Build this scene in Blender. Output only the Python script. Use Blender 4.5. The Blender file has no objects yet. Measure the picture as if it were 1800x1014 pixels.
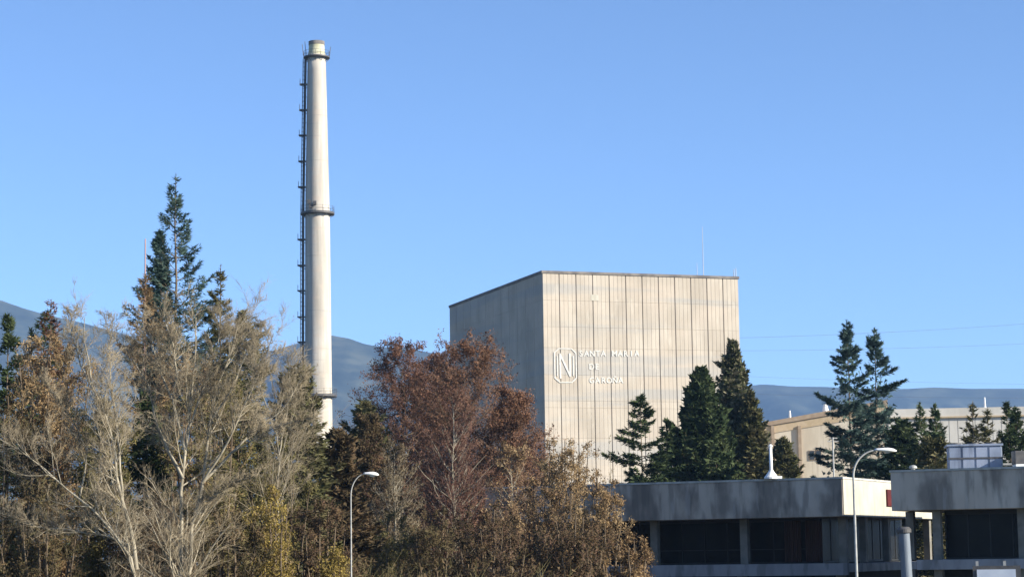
import bpy, math, random
import numpy as np
from mathutils import Matrix, Vector, Euler

S = bpy.context.scene
COL = S.collection
R_ = math.radians

# ------------------------------------------------------------------ camera
F_PX, PITCH, ROLL, EYE = 3800.0, math.atan((975-507)/3800.0), 0.0145, 6.0
cam_d = bpy.data.cameras.new('camera'); cam = bpy.data.objects.new('camera', cam_d); COL.objects.link(cam)
cam_d.sensor_width = 36; cam_d.lens = F_PX/1800*36; cam_d.clip_start = 0.5; cam_d.clip_end = 60000
CM = Matrix.Translation((0, 0, EYE)) @ Matrix.Rotation(math.pi/2+PITCH, 4, 'X') @ Matrix.Rotation(-ROLL, 4, 'Z')
cam.matrix_world = CM
S.camera = cam

# ------------------------------------------------------------------ sky, sun, exposure
SUN_AZ, SUN_EL = 23.5, 24.0           # azimuth below +X, elevation
w = bpy.data.worlds.new('World'); S.world = w; w.use_nodes = True
wn = w.node_tree; bg = wn.nodes['Background']
sky = wn.nodes.new('ShaderNodeTexSky'); sky.sky_type = 'NISHITA'; sky.sun_disc = False
sky.sun_elevation = R_(SUN_EL); sky.sun_rotation = R_(90+SUN_AZ)
sky.altitude = 3000; sky.air_density = 0.85; sky.dust_density = 0.0; sky.ozone_density = 4.4
wn.links.new(sky.outputs[0], bg.inputs[0]); bg.inputs[1].default_value = 0.10
sun_d = bpy.data.lights.new('sun', 'SUN'); sun = bpy.data.objects.new('sun', sun_d); COL.objects.link(sun)
sun_d.energy = 5.0; sun_d.angle = R_(0.5); sun_d.color = (1.0, 0.93, 0.80)
sdir = Vector((math.cos(R_(SUN_EL))*math.cos(R_(SUN_AZ)), -math.cos(R_(SUN_EL))*math.sin(R_(SUN_AZ)), math.sin(R_(SUN_EL))))
sun.rotation_euler = sdir.to_track_quat('Z', 'Y').to_euler()
vs = S.view_settings; vs.view_transform = 'Standard'; vs.look = 'None'; vs.gamma = 1; vs.use_curve_mapping = False
vs.exposure = 1.15
S.render.engine = 'CYCLES'
S.cycles.max_bounces = 6; S.cycles.diffuse_bounces = 3; S.cycles.glossy_bounces = 2; S.cycles.volume_bounces = 0
S.cycles.transparent_max_bounces = 8
S.cycles.use_denoising = True

# ------------------------------------------------------------------ projection helpers (layout only)
CM3 = CM.to_3x3()
def ray(px, py):
    return CM3 @ Vector(((px-900)/F_PX, (507-py)/F_PX, -1.0))
def at(px, py, Y):
    d = ray(px, py); k = Y/d.y
    return Vector((d.x*k, Y, EYE+d.z*k))
CMI = CM.inverted()
def proj(p):
    q = CMI @ Vector(p)
    return (900+F_PX*q.x/-q.z, 507-F_PX*q.y/-q.z)
def solve_len(o, d, px, lo=0.1, hi=200):
    inc = proj(o+d*hi)[0] > proj(o+d*lo)[0]
    for _ in range(50):
        m = (lo+hi)/2
        if (proj(o+d*m)[0] < px) == inc: lo = m
        else: hi = m
    return lo

# ------------------------------------------------------------------ object helpers
def tag(o, label=None, cat=None, group=None, kind=None):
    if label: o['label'] = label
    if cat: o['category'] = cat
    if group: o['group'] = group
    if kind: o['kind'] = kind
    return o
def empty(name, loc, rz=0, label=None, cat=None, group=None):
    o = bpy.data.objects.new(name, None); COL.objects.link(o); o.empty_display_size = 0.3
    o.location = loc; o.rotation_euler = (0, 0, rz)
    return tag(o, label, cat, group)
def link(name, me, m=None, parent=None, loc=None):
    if m is not None and not me.materials: me.materials.append(m)
    o = bpy.data.objects.new(name, me); COL.objects.link(o)
    if parent is not None: o.parent = parent
    if loc is not None: o.location = loc
    return o

def np_mesh(name, V, quads=None, tris=None, smooth=False):
    me = bpy.data.meshes.new(name)
    nq = 0 if quads is None else len(quads); nt = 0 if tris is None else len(tris)
    idx = []
    if nq: idx.append(np.asarray(quads, dtype=np.int32).ravel())
    if nt: idx.append(np.asarray(tris, dtype=np.int32).ravel())
    idx = np.concatenate(idx)
    tot = np.concatenate([np.full(nq, 4, np.int32), np.full(nt, 3, np.int32)])
    st = np.concatenate([[0], np.cumsum(tot)[:-1]]).astype(np.int32)
    me.vertices.add(len(V)); me.vertices.foreach_set('co', np.asarray(V, dtype=np.float32).ravel())
    me.loops.add(len(idx)); me.loops.foreach_set('vertex_index', idx)
    me.polygons.add(nq+nt); me.polygons.foreach_set('loop_start', st); me.polygons.foreach_set('loop_total', tot)
    if smooth: me.polygons.foreach_set('use_smooth', np.ones(nq+nt, dtype=bool))
    me.update(calc_edges=True)
    return me

class MB:
    """collects boxes, prisms and tubes for ONE mesh"""
    def __init__(s): s.v = []; s.f = []
    def box(s, x0, x1, y0, y1, z0, z1):
        n = len(s.v)
        s.v += [(x0,y0,z0),(x1,y0,z0),(x1,y1,z0),(x0,y1,z0),(x0,y0,z1),(x1,y0,z1),(x1,y1,z1),(x0,y1,z1)]
        s.f += [tuple(n+i for i in q) for q in ((0,3,2,1),(4,5,6,7),(0,1,5,4),(1,2,6,5),(2,3,7,6),(3,0,4,7))]
        return s
    def cyl(s, p0, p1, r0, r1=None, n=8, caps=True):
        r1 = r0 if r1 is None else r1
        p0 = Vector(p0); p1 = Vector(p1); t = (p1-p0).normalized()
        a = t.orthogonal().normalized(); b = t.cross(a); k = len(s.v)
        for p, r in ((p0, r0), (p1, r1)):
            for i in range(n):
                an = 2*math.pi*i/n
                s.v.append(tuple(p+a*(math.cos(an)*r)+b*(math.sin(an)*r)))
        for i in range(n):
            j = (i+1) % n
            s.f.append((k+i, k+j, k+n+j, k+n+i))
        if caps:
            s.f.append(tuple(k+i for i in reversed(range(n)))); s.f.append(tuple(k+n+i for i in range(n)))
        return s
    def lathe(s, prof, n=48, cx=0, cy=0):
        """prof: list of (r, z) with z rising on the outside"""
        k = len(s.v); m = len(prof)
        for r, z in prof:
            for i in range(n):
                an = 2*math.pi*i/n; s.v.append((cx+math.cos(an)*r, cy+math.sin(an)*r, z))
        for j in range(m-1):
            for i in range(n):
                i2 = (i+1) % n
                s.f.append((k+j*n+i, k+j*n+i2, k+(j+1)*n+i2, k+(j+1)*n+i))
        return s
    def prism(s, pts, y0, y1):
        """polygon in xz extruded along y (pts counter-clockwise seen from -y)"""
        k = len(s.v); n = len(pts)
        for y in (y0, y1):
            for (x, z) in pts: s.v.append((x, y, z))
        s.f.append(tuple(k+i for i in range(n))); s.f.append(tuple(k+n+i for i in reversed(range(n))))
        for i in range(n):
            j = (i+1) % n; s.f.append((k+i, k+n+i, k+n+j, k+j))
        return s
    def mesh(s, name, smooth=False):
        me = bpy.data.meshes.new(name); me.from_pydata(s.v, [], s.f)
        if smooth:
            for p in me.polygons: p.use_smooth = True
        me.update(); return me
    def build(s, name, m, parent=None, smooth=False, loc=None, bevel=0):
        o = link(name, s.mesh(name, smooth), m, parent, loc)
        if bevel:
            b = o.modifiers.new('bevel', 'BEVEL'); b.width = bevel; b.segments = 2; b.limit_method = 'ANGLE'
        return o

# ------------------------------------------------------------------ materials
def mat(name, cols, scale=1.0, stretch=(1,1,1), rough=0.9, spec=0.2, bump=0.0, world=False, layers=(), detail=4, metal=0.0, rnd=0.0, transl=0.0, contrast=0.25):
    """cols: two or three linear colours spread by noise; layers: (colour, scale, stretch, threshold, softness, strength)"""
    m = bpy.data.materials.new(name); m.use_nodes = True; nt = m.node_tree; N = nt.nodes; L = nt.links
    b = N['Principled BSDF']; out = N['Material Output']
    b.inputs['Roughness'].default_value = rough; b.inputs['Metallic'].default_value = metal
    b.inputs['Specular IOR Level'].default_value = spec
    if world:
        g = N.new('ShaderNodeNewGeometry'); src = g.outputs['Position']
    else:
        g = N.new('ShaderNodeTexCoord'); src = g.outputs['Object']
    def noise(sc, st, det=detail):
        mp = N.new('ShaderNodeMapping'); mp.inputs['Scale'].default_value = st; L.new(src, mp.inputs['Vector'])
        n = N.new('ShaderNodeTexNoise'); n.inputs['Scale'].default_value = sc; n.inputs['Detail'].default_value = det
        L.new(mp.outputs[0], n.inputs['Vector']); return n.outputs['Fac']
    base = noise(scale, stretch)
    cr = N.new('ShaderNodeValToRGB'); L.new(base, cr.inputs['Fac']); e = cr.color_ramp.elements
    lo, hi = 0.5-contrast/2-0.02, 0.5+contrast/2
    e[0].position = lo; e[1].position = hi
    e[0].color = (*cols[0], 1); e[1].color = (*cols[-1], 1)
    for i, c in enumerate(cols[1:-1]):
        k = e.new(lo+(hi-lo)*(i+1)/(len(cols)-1)); k.color = (*c, 1)
    col = cr.outputs[0]
    for (c, sc, st, th, soft, strength) in layers:
        f = noise(sc, st, 5)
        mr = N.new('ShaderNodeMapRange'); mr.interpolation_type = 'SMOOTHSTEP'
        mr.inputs['From Min'].default_value = th-soft; mr.inputs['From Max'].default_value = th+soft
        mr.inputs['To Max'].default_value = strength; L.new(f, mr.inputs['Value'])
        mx = N.new('ShaderNodeMix'); mx.data_type = 'RGBA'; L.new(mr.outputs[0], mx.inputs['Factor'])
        L.new(col, mx.inputs['A']); mx.inputs['B'].default_value = (*c, 1); col = mx.outputs['Result']
    if rnd:
        oi = N.new('ShaderNodeObjectInfo'); mr = N.new('ShaderNodeMapRange'); L.new(oi.outputs['Random'], mr.inputs['Value'])
        mr.inputs['To Min'].default_value = 1-rnd; mr.inputs['To Max'].default_value = 1+rnd
        hs = N.new('ShaderNodeHueSaturation'); L.new(mr.outputs[0], hs.inputs['Value']); L.new(col, hs.inputs['Color']); col = hs.outputs[0]
    L.new(col, b.inputs['Base Color'])
    if bump:
        bp = N.new('ShaderNodeBump'); bp.inputs['Strength'].default_value = bump; bp.inputs['Distance'].default_value = 0.05
        L.new(noise(scale*3, stretch), bp.inputs['Height']); L.new(bp.outputs[0], b.inputs['Normal'])
    if transl:
        tr = N.new('ShaderNodeBsdfTranslucent'); L.new(col, tr.inputs['Color'])
        ms = N.new('ShaderNodeMixShader'); ms.inputs[0].default_value = transl
        L.new(b.outputs[0], ms.inputs[1]); L.new(tr.outputs[0], ms.inputs[2]); L.new(ms.outputs[0], out.inputs['Surface'])
    return m

M = {}
M['reactor'] = mat('reactor_concrete', [(.39,.34,.275),(.435,.38,.31),(.485,.43,.355)], 0.25, (1,1,.5), rough=.92, bump=.35, world=True, rnd=.035, contrast=.3,
    layers=[((.33,.29,.245), 1.6, (1,1,.045), .56, .14, .28),        # vertical run-off streaks
            ((.56,.47,.38), .12, (1,1,1.6), .58, .12, .35),         # warm patches
            ((.34,.335,.32), .10, (.2,.2,3.4), .57, .06, .60),     # level pour lines, damp bands
            ((.54,.49,.41), .9, (1,1,.3), .64, .05, .4)])
M['reactor_joint'] = mat('reactor_joint', [(.30,.265,.22),(.35,.31,.26)], 1.0, world=True)
M['coping'] = mat('dark_coping', [(.13,.12,.115),(.22,.20,.18)], .8, world=True)
M['chimney'] = mat('chimney_concrete', [(.36,.325,.275),(.44,.405,.35),(.53,.495,.435)], 0.9, (1,1,.10), bump=.2, contrast=.35,
    layers=[((.36,.32,.28), 1.1, (1,1,.03), .57, .08, .5), ((.48,.40,.33), .35, (1,1,2.2), .57, .08, .5), ((.30,.28,.26), .55, (.12,.12,3.0), .62, .03, .45), ((.27,.26,.25), .25, (1,1,.12), .64, .08, .5)])
M['chimney_top'] = mat('chimney_top', [(.42,.40,.26),(.52,.50,.36)], 1.0, rough=.8)
M['steel_dark'] = mat('dark_steel', [(.05,.05,.055),(.09,.085,.08)], 3, rough=.6, spec=.5)
M['steel_grey'] = mat('grey_steel', [(.30,.31,.32),(.38,.39,.40)], 3, rough=.5, spec=.5, metal=.3)
M['galv'] = mat('galvanised_steel', [(.30,.30,.285),(.40,.40,.38)], 5, rough=.6, spec=.4, metal=.1)
M['white'] = mat('white_paint', [(.72,.72,.70),(.82,.82,.80)], 2, rough=.5, spec=.5)
M['fascia'] = mat('weathered_fascia_concrete', [(.42,.355,.285),(.50,.43,.35),(.58,.51,.425)], 0.5, (1,1,.5), bump=.5, world=True, contrast=.35,
    layers=[((.15,.13,.11), .6, (1,1,.5), .51, .10, .75), ((.12,.105,.09), 2.4, (1,1,.16), .57, .09, .5), ((.42,.40,.37), 2.2, (1,1,.2), .64, .05, .35)])
M['fascia_side'] = mat('painted_fascia_end', [(.43,.40,.325),(.49,.46,.385)], 0.8, bump=.15, world=True, layers=[((.33,.30,.24), 2.4, (1,1,.12), .60, .06, .4)])
M['cap'] = mat('coping_stone', [(.36,.35,.31),(.50,.49,.44)], 2.0, world=True)
M['column'] = mat('column_concrete', [(.16,.15,.125),(.23,.215,.185)], 1.5, bump=.3, world=True)  # base colour darkened for the deep shade beneath the roofs
M['slab'] = mat('slab_concrete', [(.24,.24,.25),(.32,.32,.33)], 1.2, (1,1,.4), world=True, bump=.3, layers=[((.12,.12,.12), 1.5, (1,1,.3), .57, .06, .5)])
M['interior'] = mat('dark_interior', [(.018,.018,.018),(.03,.03,.028)], 1)  # darkness of unlit rooms is put into the wall colour
M['frame_dark'] = mat('dark_window_frame', [(.02,.02,.018),(.03,.028,.025)], 2, rough=.5, spec=.3)
M['glass'] = mat('shaded_glass', [(.010,.010,.010),(.016,.016,.015)], 1, rough=.25, spec=.10)  # shade under the overhang is put into this near-black pane colour
M['curtain'] = mat('brown_curtain', [(.05,.028,.02),(.08,.04,.03)], 3, (4,4,.1))
M['red'] = mat('dark_red_paint', [(.07,.012,.010),(.10,.016,.013)], 2, rough=.6)
M['bluegrey'] = mat('blue_grey_metal', [(.17,.20,.27),(.22,.26,.34),(.29,.33,.42)], .9, (1,1,.35), rough=.55, spec=.4, bump=.1, layers=[((.10,.12,.17), 2.5, (1,1,.12), .58, .06, .5)])
M['bluegrey2'] = mat('pale_blue_metal', [(.30,.34,.40),(.37,.41,.47)], 1.5, rough=.5, spec=.4)
M['duct'] = mat('blue_grey_pipe', [(.13,.155,.19),(.18,.21,.25)], 1.5, (1,1,.3), rough=.5, spec=.4)
M['board'] = mat('pale_board', [(.50,.55,.64),(.60,.65,.72)], .9, rough=.5)
M['beige'] = mat('beige_cladding', [(.50,.43,.33),(.56,.49,.38),(.62,.55,.44)], .35, (1,1,.3), world=True, layers=[((.33,.27,.20), 1.2, (1,1,.06), .60, .06, .4)])
M['beige_side'] = mat('pale_cladding', [(.52,.49,.43),(.62,.59,.53)], .4, (1,1,.3), world=True)
M['orange_trim'] = mat('ochre_trim', [(.45,.35,.22),(.52,.41,.28)], 1, world=True)
M['brown_trim'] = mat('brown_trim', [(.32,.24,.17),(.38,.30,.22)], 1)
M['window_dark'] = mat('dark_window', [(.03,.035,.04),(.05,.055,.06)], 1, rough=.2, spec=.4)
M['letter'] = mat('white_letter_paint', [(.50,.485,.44),(.60,.58,.54)], 3, rough=.6)
M['ground'] = mat('winter_grass_ground', [(.05,.055,.025),(.09,.085,.045),(.13,.115,.07)], .05, world=True)
M['hill'] = mat('forested_hillside', [(.004,.009,.008),(.020,.028,.022),(.07,.075,.05)], .008, (1,1,1.8), world=True, contrast=.28, detail=12,
    layers=[((.055,.055,.038), .0022, (1,1,3), .58, .08, .4)])
def bark(n, a, b, sc=6): M[n] = mat(n, [a, b], sc, (1,1,.25), rough=.95, spec=.1)
bark('pale_bark', (.20,.175,.13), (.39,.345,.26))
bark('grey_twig', (.20,.165,.11), (.33,.275,.19), 1.2)
bark('brown_bark', (.10,.075,.05), (.17,.13,.09))
bark('tan_twig', (.26,.19,.10), (.38,.28,.15), .8)
bark('olive_twig', (.13,.115,.055), (.22,.185,.09), .8)
bark('rust_twig', (.14,.085,.055), (.23,.145,.10), .8)
bark('purple_twig', (.11,.062,.046), (.19,.112,.085), .8)
def leafm(n, cols, sc=.7, tr=.2): M[n] = mat(n, cols, sc, rough=.85, spec=.15, transl=tr, contrast=.3, detail=3)
leafm('needles_blue', [(.035,.065,.052),(.065,.105,.085),(.10,.145,.12)])
leafm('needles_dark', [(.025,.042,.016),(.05,.072,.028),(.085,.105,.045)])
leafm('needles_green', [(.04,.065,.03),(.07,.10,.045),(.12,.14,.065)])
leafm('needles_olive', [(.06,.065,.025),(.11,.105,.045),(.18,.155,.08)])
leafm('needles_cone', [(.045,.06,.025),(.09,.095,.045),(.26,.23,.15)], 2.2)
leafm('leaf_rust', [(.10,.055,.032),(.17,.085,.05),(.24,.135,.085)])
leafm('leaf_purple', [(.085,.045,.033),(.14,.07,.048),(.19,.105,.07)])
leafm('leaf_orange', [(.17,.11,.055),(.26,.17,.085),(.34,.25,.14)])
leafm('leaf_tan', [(.15,.10,.05),(.25,.165,.085),(.34,.245,.13)])
leafm('leaf_olive', [(.06,.06,.02),(.13,.115,.04),(.22,.18,.07)])
leafm('leaf_yellow', [(.15,.11,.035),(.25,.185,.05),(.36,.27,.08)])
leafm('leaf_dim', [(.04,.034,.018),(.085,.062,.032),(.15,.10,.055)])

# ------------------------------------------------------------------ ground and hills
def gz(x, y):
    """ground height: a bank under the camera, level beyond"""
    t = np.clip((62.0-y)/40.0, 0, 1); return 4.3*t*t*(3-2*t)
def make_ground():
    xs = np.unique(np.concatenate([np.linspace(-9000, 9000, 31), np.linspace(-200, 200, 41)]))
    ys = np.unique(np.concatenate([np.linspace(-2500, 11500, 29), np.linspace(-60, 240, 61)]))
    X, Y = np.meshgrid(xs, ys); rng = np.random.default_rng(3)
    Z = gz(X, Y) + rng.normal(0, .06, X.shape)*(np.abs(X) < 200)*(Y < 90)
    n, m = X.shape; V = np.stack([X, Y, Z], -1).reshape(-1, 3)
    I = np.arange(n*m).reshape(n, m)
    q = np.stack([I[:-1,:-1], I[:-1,1:], I[1:,1:], I[1:,:-1]], -1).reshape(-1, 4)
    tag(link('ground', np_mesh('ground', V, q, smooth=True), M['ground']), 'dry winter grass ground under the trees and buildings', kind='structure')
make_ground()

def fbm(x, seed, base=1.0, octv=6, gain=.5):
    rng = np.random.default_rng(seed); out = np.zeros_like(x, dtype=float); a = 1.0; f = base
    for _ in range(octv):
        p = rng.uniform(0, 6.28, 3); q = rng.uniform(.7, 1.4, 3)
        out += a*(np.sin(x*f*q[0]+p[0])+np.sin(x*f*q[1]*1.7+p[1])+np.sin(x*f*q[2]*2.9+p[2]))/3; a *= gain; f *= 2.1
    return out
def hills(name, label, ridge, Y, x0, x1, amp, seed, depth=1900):
    rp = [at(px, py, Y) for px, py in ridge]
    rx = np.array([p.x for p in rp]); rz = np.array([p.z for p in rp])
    xs = np.linspace(x0, x1, 420)
    top = np.interp(xs, rx, rz) + amp*fbm(xs/900, seed)*1.0
    nv = 46; rows = []
    for j in range(nv):
        t = j/(nv-1)*1.45-1.0                                   # -1 foot, 0 ridge, .45 back
        prof = (1-abs(t))**1.15 if t < 0 else 1-.5*t*t
        gul = fbm(xs/260+t*1.3, seed+1, octv=5)*75*np.sin(min(1, abs(t)*1.2)*math.pi)+fbm(xs/700-t*2, seed+2)*26*min(1, abs(t)*2)
        if t >= 0: gul = -abs(gul)*.5
        else: gul = gul-abs(t)*8
        z = top*prof+gul*prof
        if j == 0: z = np.full_like(z, -.5)
        rows.append(np.stack([xs, np.full_like(xs, Y+t*depth)+fbm(xs/500, seed+4)*60*(t != 0), z], -1))
    V = np.concatenate(rows); n = len(xs); I = np.arange(nv*n).reshape(nv, n)
    q = np.stack([I[:-1,:-1], I[:-1,1:], I[1:,1:], I[1:,:-1]], -1).reshape(-1, 4)
    return tag(link(name, np_mesh(name, V, q, smooth=True), M['hill']), label, kind='structure')
hills('hills', 'blue wooded mountain ridge behind the chimney',
      [(-900,470),(-300,490),(0,527),(40,541),(70,549),(130,562),(230,590),(330,618),(430,625),(490,615),(540,600),(582,590),(615,597),(642,607),(669,612),(722,613),(758,621),(785,625),(900,640),(1100,700),(1400,900),(1500,960)],
      6200, -3900, 1000, 4, 11)
hills('hills', 'long level blue ridge behind the beige hall',
      [(500,660),(1000,672),(1250,672),(1310,677),(1340,674),(1400,678),(1450,679),(1590,683),(1640,681),(1700,683),(1800,686),(2300,690),(3500,690)],
      7600, -2500, 6500, 3, 21)

# ------------------------------------------------------------------ haze
hm = bpy.data.materials.new('haze_air'); hm.use_nodes = True
for n in list(hm.node_tree.nodes):
    if n.type == 'BSDF_PRINCIPLED': hm.node_tree.nodes.remove(n)
pv = hm.node_tree.nodes.new('ShaderNodeVolumePrincipled')
pv.inputs['Color'].default_value = (.36,.60,1.0,1); pv.inputs['Density'].default_value = 7.2e-5; pv.inputs['Anisotropy'].default_value = 0.0
hm.node_tree.links.new(pv.outputs[0], hm.node_tree.nodes['Material Output'].inputs['Volume'])
tag(MB().box(-9600, 9600, -2700, 11800, -2, 900).build('haze', hm), 'thin blue air between the plant and the mountains', kind='stuff')

# ------------------------------------------------------------------ reactor building
RA = math.atan(1315/3800)
rc = at(953, 480, 340.0)
rux = Vector((math.cos(RA), math.sin(RA), 0)); ruy = Vector((-math.sin(RA), math.cos(RA), 0))
RW = solve_len(rc, rux, 1298); RD = solve_len(rc, ruy, 790); RH = rc.z
reactor = empty('reactor_building', (rc.x, rc.y, 0), RA, 'huge windowless concrete block with vertical joints and faded white N emblem', 'building')
MB().box(.13, RW-.13, .13, RD-.13, 0, RH-.35).build('wall', M['reactor_joint'], reactor)
pxz = .0895
lev = [0] + [RH-(y-480)*pxz for y in (838, 772, 718, 706, 660, 612, 575, 528)] + [RH-.02]
NX, NY = 12, 12
def panel_mesh(w_, h_):
    """precast panel facing -y, with chamfered rim and three shallow board grooves"""
    m = MB(); g = .042; c = .05
    xs = [g, g+c]
    for k in (1, 2, 3):
        xg = w_*k/4; xs += [xg-.05, xg-.02, xg+.02, xg+.05]
    xs += [w_-g-c, w_-g]
    ys = [.10, 0] + [0, .035, .035, 0]*3 + [0, .10]
    z0, z1 = .005, h_-.005
    n = len(xs)
    for x, y in zip(xs, ys): m.v.append((x, y, z0+.006))
    for x, y in zip(xs, ys): m.v.append((x, y, z1-.006))
    for i in range(n-1): m.f.append((i, i+1, n+i+1, n+i))
    k = len(m.v)
    for x in xs: m.v.append((x, .13, z0))
    for x in xs: m.v.append((x, .13, z1))
    for i in range(n-1):
        m.f.append((k+i, k+i+1, i+1, i)); m.f.append((n+i, n+i+1, k+n+i+1, k+n+i))
    m.f.append((k, 0, n, k+n)); m.f.append((n-1, k+n-1, k+2*n-1, 2*n-1))
    return m.mesh('panel')
for face in (0, 1):
    Wf = RW if face == 0 else RD; pw = Wf/NX
    for r in range(len(lev)-1):
        me = panel_mesh(pw, lev[r+1]-lev[r])
        for c in range(NX):
            o = link('panel', me, M['reactor'], reactor)
            if face == 0: o.location = (c*pw, 0, lev[r])
            else: o.location = (0, Wf-c*pw, lev[r]); o.rotation_euler = (0, 0, -math.pi/2)
cp = MB(); t = .28
cp.box(-.12, RW+.12, -.12, t, RH, RH+.42).box(-.12, t, t, RD+.12, RH, RH+.42).box(RW-t, RW+.12, t, RD+.12, RH, RH+.42).box(t, RW-t, RD-t, RD+.12, RH, RH+.42)
cp.build('coping', M['coping'], reactor)
MB().box(t+.01, RW-t-.01, t+.01, RD-t-.01, RH-.3, RH+.05).build('roof', M['coping'], reactor)
def face_xz(px, py):
    """pixel on the right face -> local x, z"""
    o = Vector((rc.x, rc.y, 0)); n = Vector((math.sin(RA), -math.cos(RA), 0)); d = ray(px, py); e = Vector((0, 0, EYE))
    k = (o-e).dot(n)/d.dot(n); p = e+d*k
    return (p-o).dot(rux), p.z
def strip(pts, y0, y1, wd, m, closed=False):
    n = len(pts)
    for i in range(n if closed else n-1):
        a = Vector(pts[i]); b = Vector(pts[(i+1) % n]); d = (b-a).normalized(); nn = Vector((d.y, -d.x))*wd/2; ex = d*wd*.35
        m.prism([tuple(a-ex+nn), tuple(b+ex+nn), tuple(b+ex-nn), tuple(a-ex-nn)], y0-.002*i, y1)
    return m
fr = [face_xz(*p) for p in ((974,620),(982,612.5),(1004,613),(1012,621),(1013,664),(1005,672),(984,672),(975,664))]
strip(fr, -.08, -.01, .17, MB(), True).build('emblem_frame', M['letter'], reactor)
nn = MB()
strip([face_xz(*p) for p in ((985,664),(984,622),(1002,661),(1001,622))], -.09, -.01, .27, nn).build('emblem_letter', M['letter'], reactor)
nb = MB()
strip([face_xz(*p) for p in ((979.5,660),(979,626))], -.10, -.01, .16, nb)
nb.build('emblem_bar', M['letter'], reactor)
strip([face_xz(*p) for p in ((1007.5,660),(1007,626))], -.10, -.01, .16, MB()).build('emblem_bar', M['letter'], reactor)
def letters(text, px0, px1, pyb, size, parent, m, pxy):
    x0, z0 = pxy(px0, pyb); x1, z1 = pxy(px1, pyb)
    step = (x1-x0)/len(text)
    for i, ch in enumerate(text):
        if ch == ' ': continue
        c = bpy.data.curves.new('letter', 'FONT'); c.body = ch; c.size = size; c.extrude = .03; c.align_x = 'CENTER'; c.offset = .03
        t_ = bpy.data.objects.new('letter', c); me = bpy.data.meshes.new_from_object(t_)
        bpy.data.objects.remove(t_); o = link('letter', me, m, parent)
        o.location = (x0+step*(i+.5), -.045, z0+(z1-z0)*(i+.5)/len(text)); o.rotation_euler = (math.pi/2, 0, 0)
letters('SANTA MARIA', 1016, 1124, 626, 1.25, reactor, M['letter'], face_xz)
letters('DE', 1035, 1054, 649, 1.25, reactor, M['letter'], face_xz)
letters('GAROÑA', 1035, 1096, 673, 1.25, reactor, M['letter'], face_xz)
px_, pz_ = face_xz(1039, 528); qx_, qz_ = face_xz(1052, 518)
MB().box(px_, qx_, -.03, -.002, pz_, qz_).build('repair_patch', M['fascia_side'], reactor)
# small fixtures on the block's roof
def mast(name, label, p, h, r, m, cat='mast', group=None, base=.25):
    o = empty(name, p, 0, label, cat, group)
    MB().cyl((0,0,0), (0,0,h), r, r*.5, 8).build('pole', m, o, smooth=False)
    MB().box(-base, base, -base, base, 0, .18).build('base_plate', m, o)
    return o
def roof_pt(px, inset=1.2):
    d = rux*solve_len(rc, rux, px) + ruy*inset
    return Vector((rc.x+d.x, rc.y+d.y, RH+.05))
mast('roof_mast', 'very tall hair-thin mast on the roof of the concrete block', roof_pt(1242), 8.6, .07, M['steel_grey'])
mast('roof_mast', 'short thin mast just beside the tall one on the block roof', roof_pt(1231), 2.6, .06, M['steel_grey'])
for pxx, hh, lb in ((1294, 1.7, 'inner small pole at the roof corner of the concrete block'), (1297.5, 1.9, 'outermost small pole at the roof corner of the concrete block')):
    mast('roof_pole', lb, roof_pt(pxx, .8), hh, .09, M['steel_grey'], 'pole')

# ------------------------------------------------------------------ chimney
CY = 420.0; cb = at(561.5, 960, CY); cb = Vector((cb.x, CY, 0))
def cz(py): return at(552, py, CY).z
def cm(px_w): return px_w*CY/F_PX
chim = empty('chimney', (cb.x, cb.y, 0), 0, 'tall slender tapering concrete chimney with ladder and ring platforms', 'chimney')
chim.rotation_euler = (0, R_(-.12), 0)
zt, z0c = cz(74), 0
def cr(z): # shaft radius
    a = (z-0)/zt; return cm(48)/2*(1-a)**1.15*.9 + cm(31)/2*a + cm(48)/2*.1*(1-a)
prof = []; zc = cz(98)
for i in range(34):
    z = zc*i/33; prof.append((cm(np.interp(z, [0, cz(700), cz(590), cz(375), cz(98)], [52, 47.5, 46, 43.5, 32]))/2, z))
def rad(z): return float(np.interp(z, [p[1] for p in prof], [p[0] for p in prof]))
rt = prof[-1][0]
MB().lathe(prof+[(rt*.8, zc), (rt*.8, zc-3)], 64).build('shaft', M['chimney'], chim, smooth=True)
MB().lathe([(rt*.98, zc+.01), (rt*1.0, zc+.25), (rt*.90, zc+.6), (rt*.87, zt-.7)], 48).build('mouth', M['chimney_top'], chim, smooth=True)
MB().lathe([(rt*.85, zt-.75), (rt*.9, zt-.72), (rt*.9, zt), (rt*.70, zt), (rt*.70, zt-2)], 48).build('rim', M['coping'], chim)
def platform(z, ext, th=.28, n=40):
    r = rad(min(z, zc-.01))
    p = MB().lathe([(r*.97, z-th), (r+ext, z-th*.8), (r+ext, z), (r*.97, z), (r*.97, z-th)], n).build('ring_platform', M['steel_dark'], chim)
    rl = MB(); k = 16
    for i in range(k):
        a = 2*math.pi*i/k; c_, s_ = math.cos(a)*(r+ext-.06), math.sin(a)*(r+ext-.06)
        rl.cyl((c_, s_, z), (c_, s_, z+1.1), .035, n=4)
        b = 2*math.pi*(i+1)/k; c2, s2 = math.cos(b)*(r+ext-.06), math.sin(b)*(r+ext-.06)
        for h in (.55, 1.1): rl.cyl((c_, s_, z+h), (c2, s2, z+h), .028, n=4, caps=False)
    rl.build('railing', M['steel_dark'], p)
    for i in range(10):
        a = 2*math.pi*(i+.5)/10
        MB().cyl((math.cos(a)*r*.99, math.sin(a)*r*.99, z-1.0), (math.cos(a)*(r+ext*.9), math.sin(a)*(r+ext*.9), z-th), .05, n=5).build('bracket', M['steel_dark'], p)
platform(cz(101), .85); platform(cz(374), .95, .5); platform(cz(694), 1.0, .5)
LA = R_(183)                                     # side on which the ladder climbs
lad = MB(); hoop = MB(); zz = 8.0
lx, ly = math.cos(LA), math.sin(LA); tx, ty = -ly, lx
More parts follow.
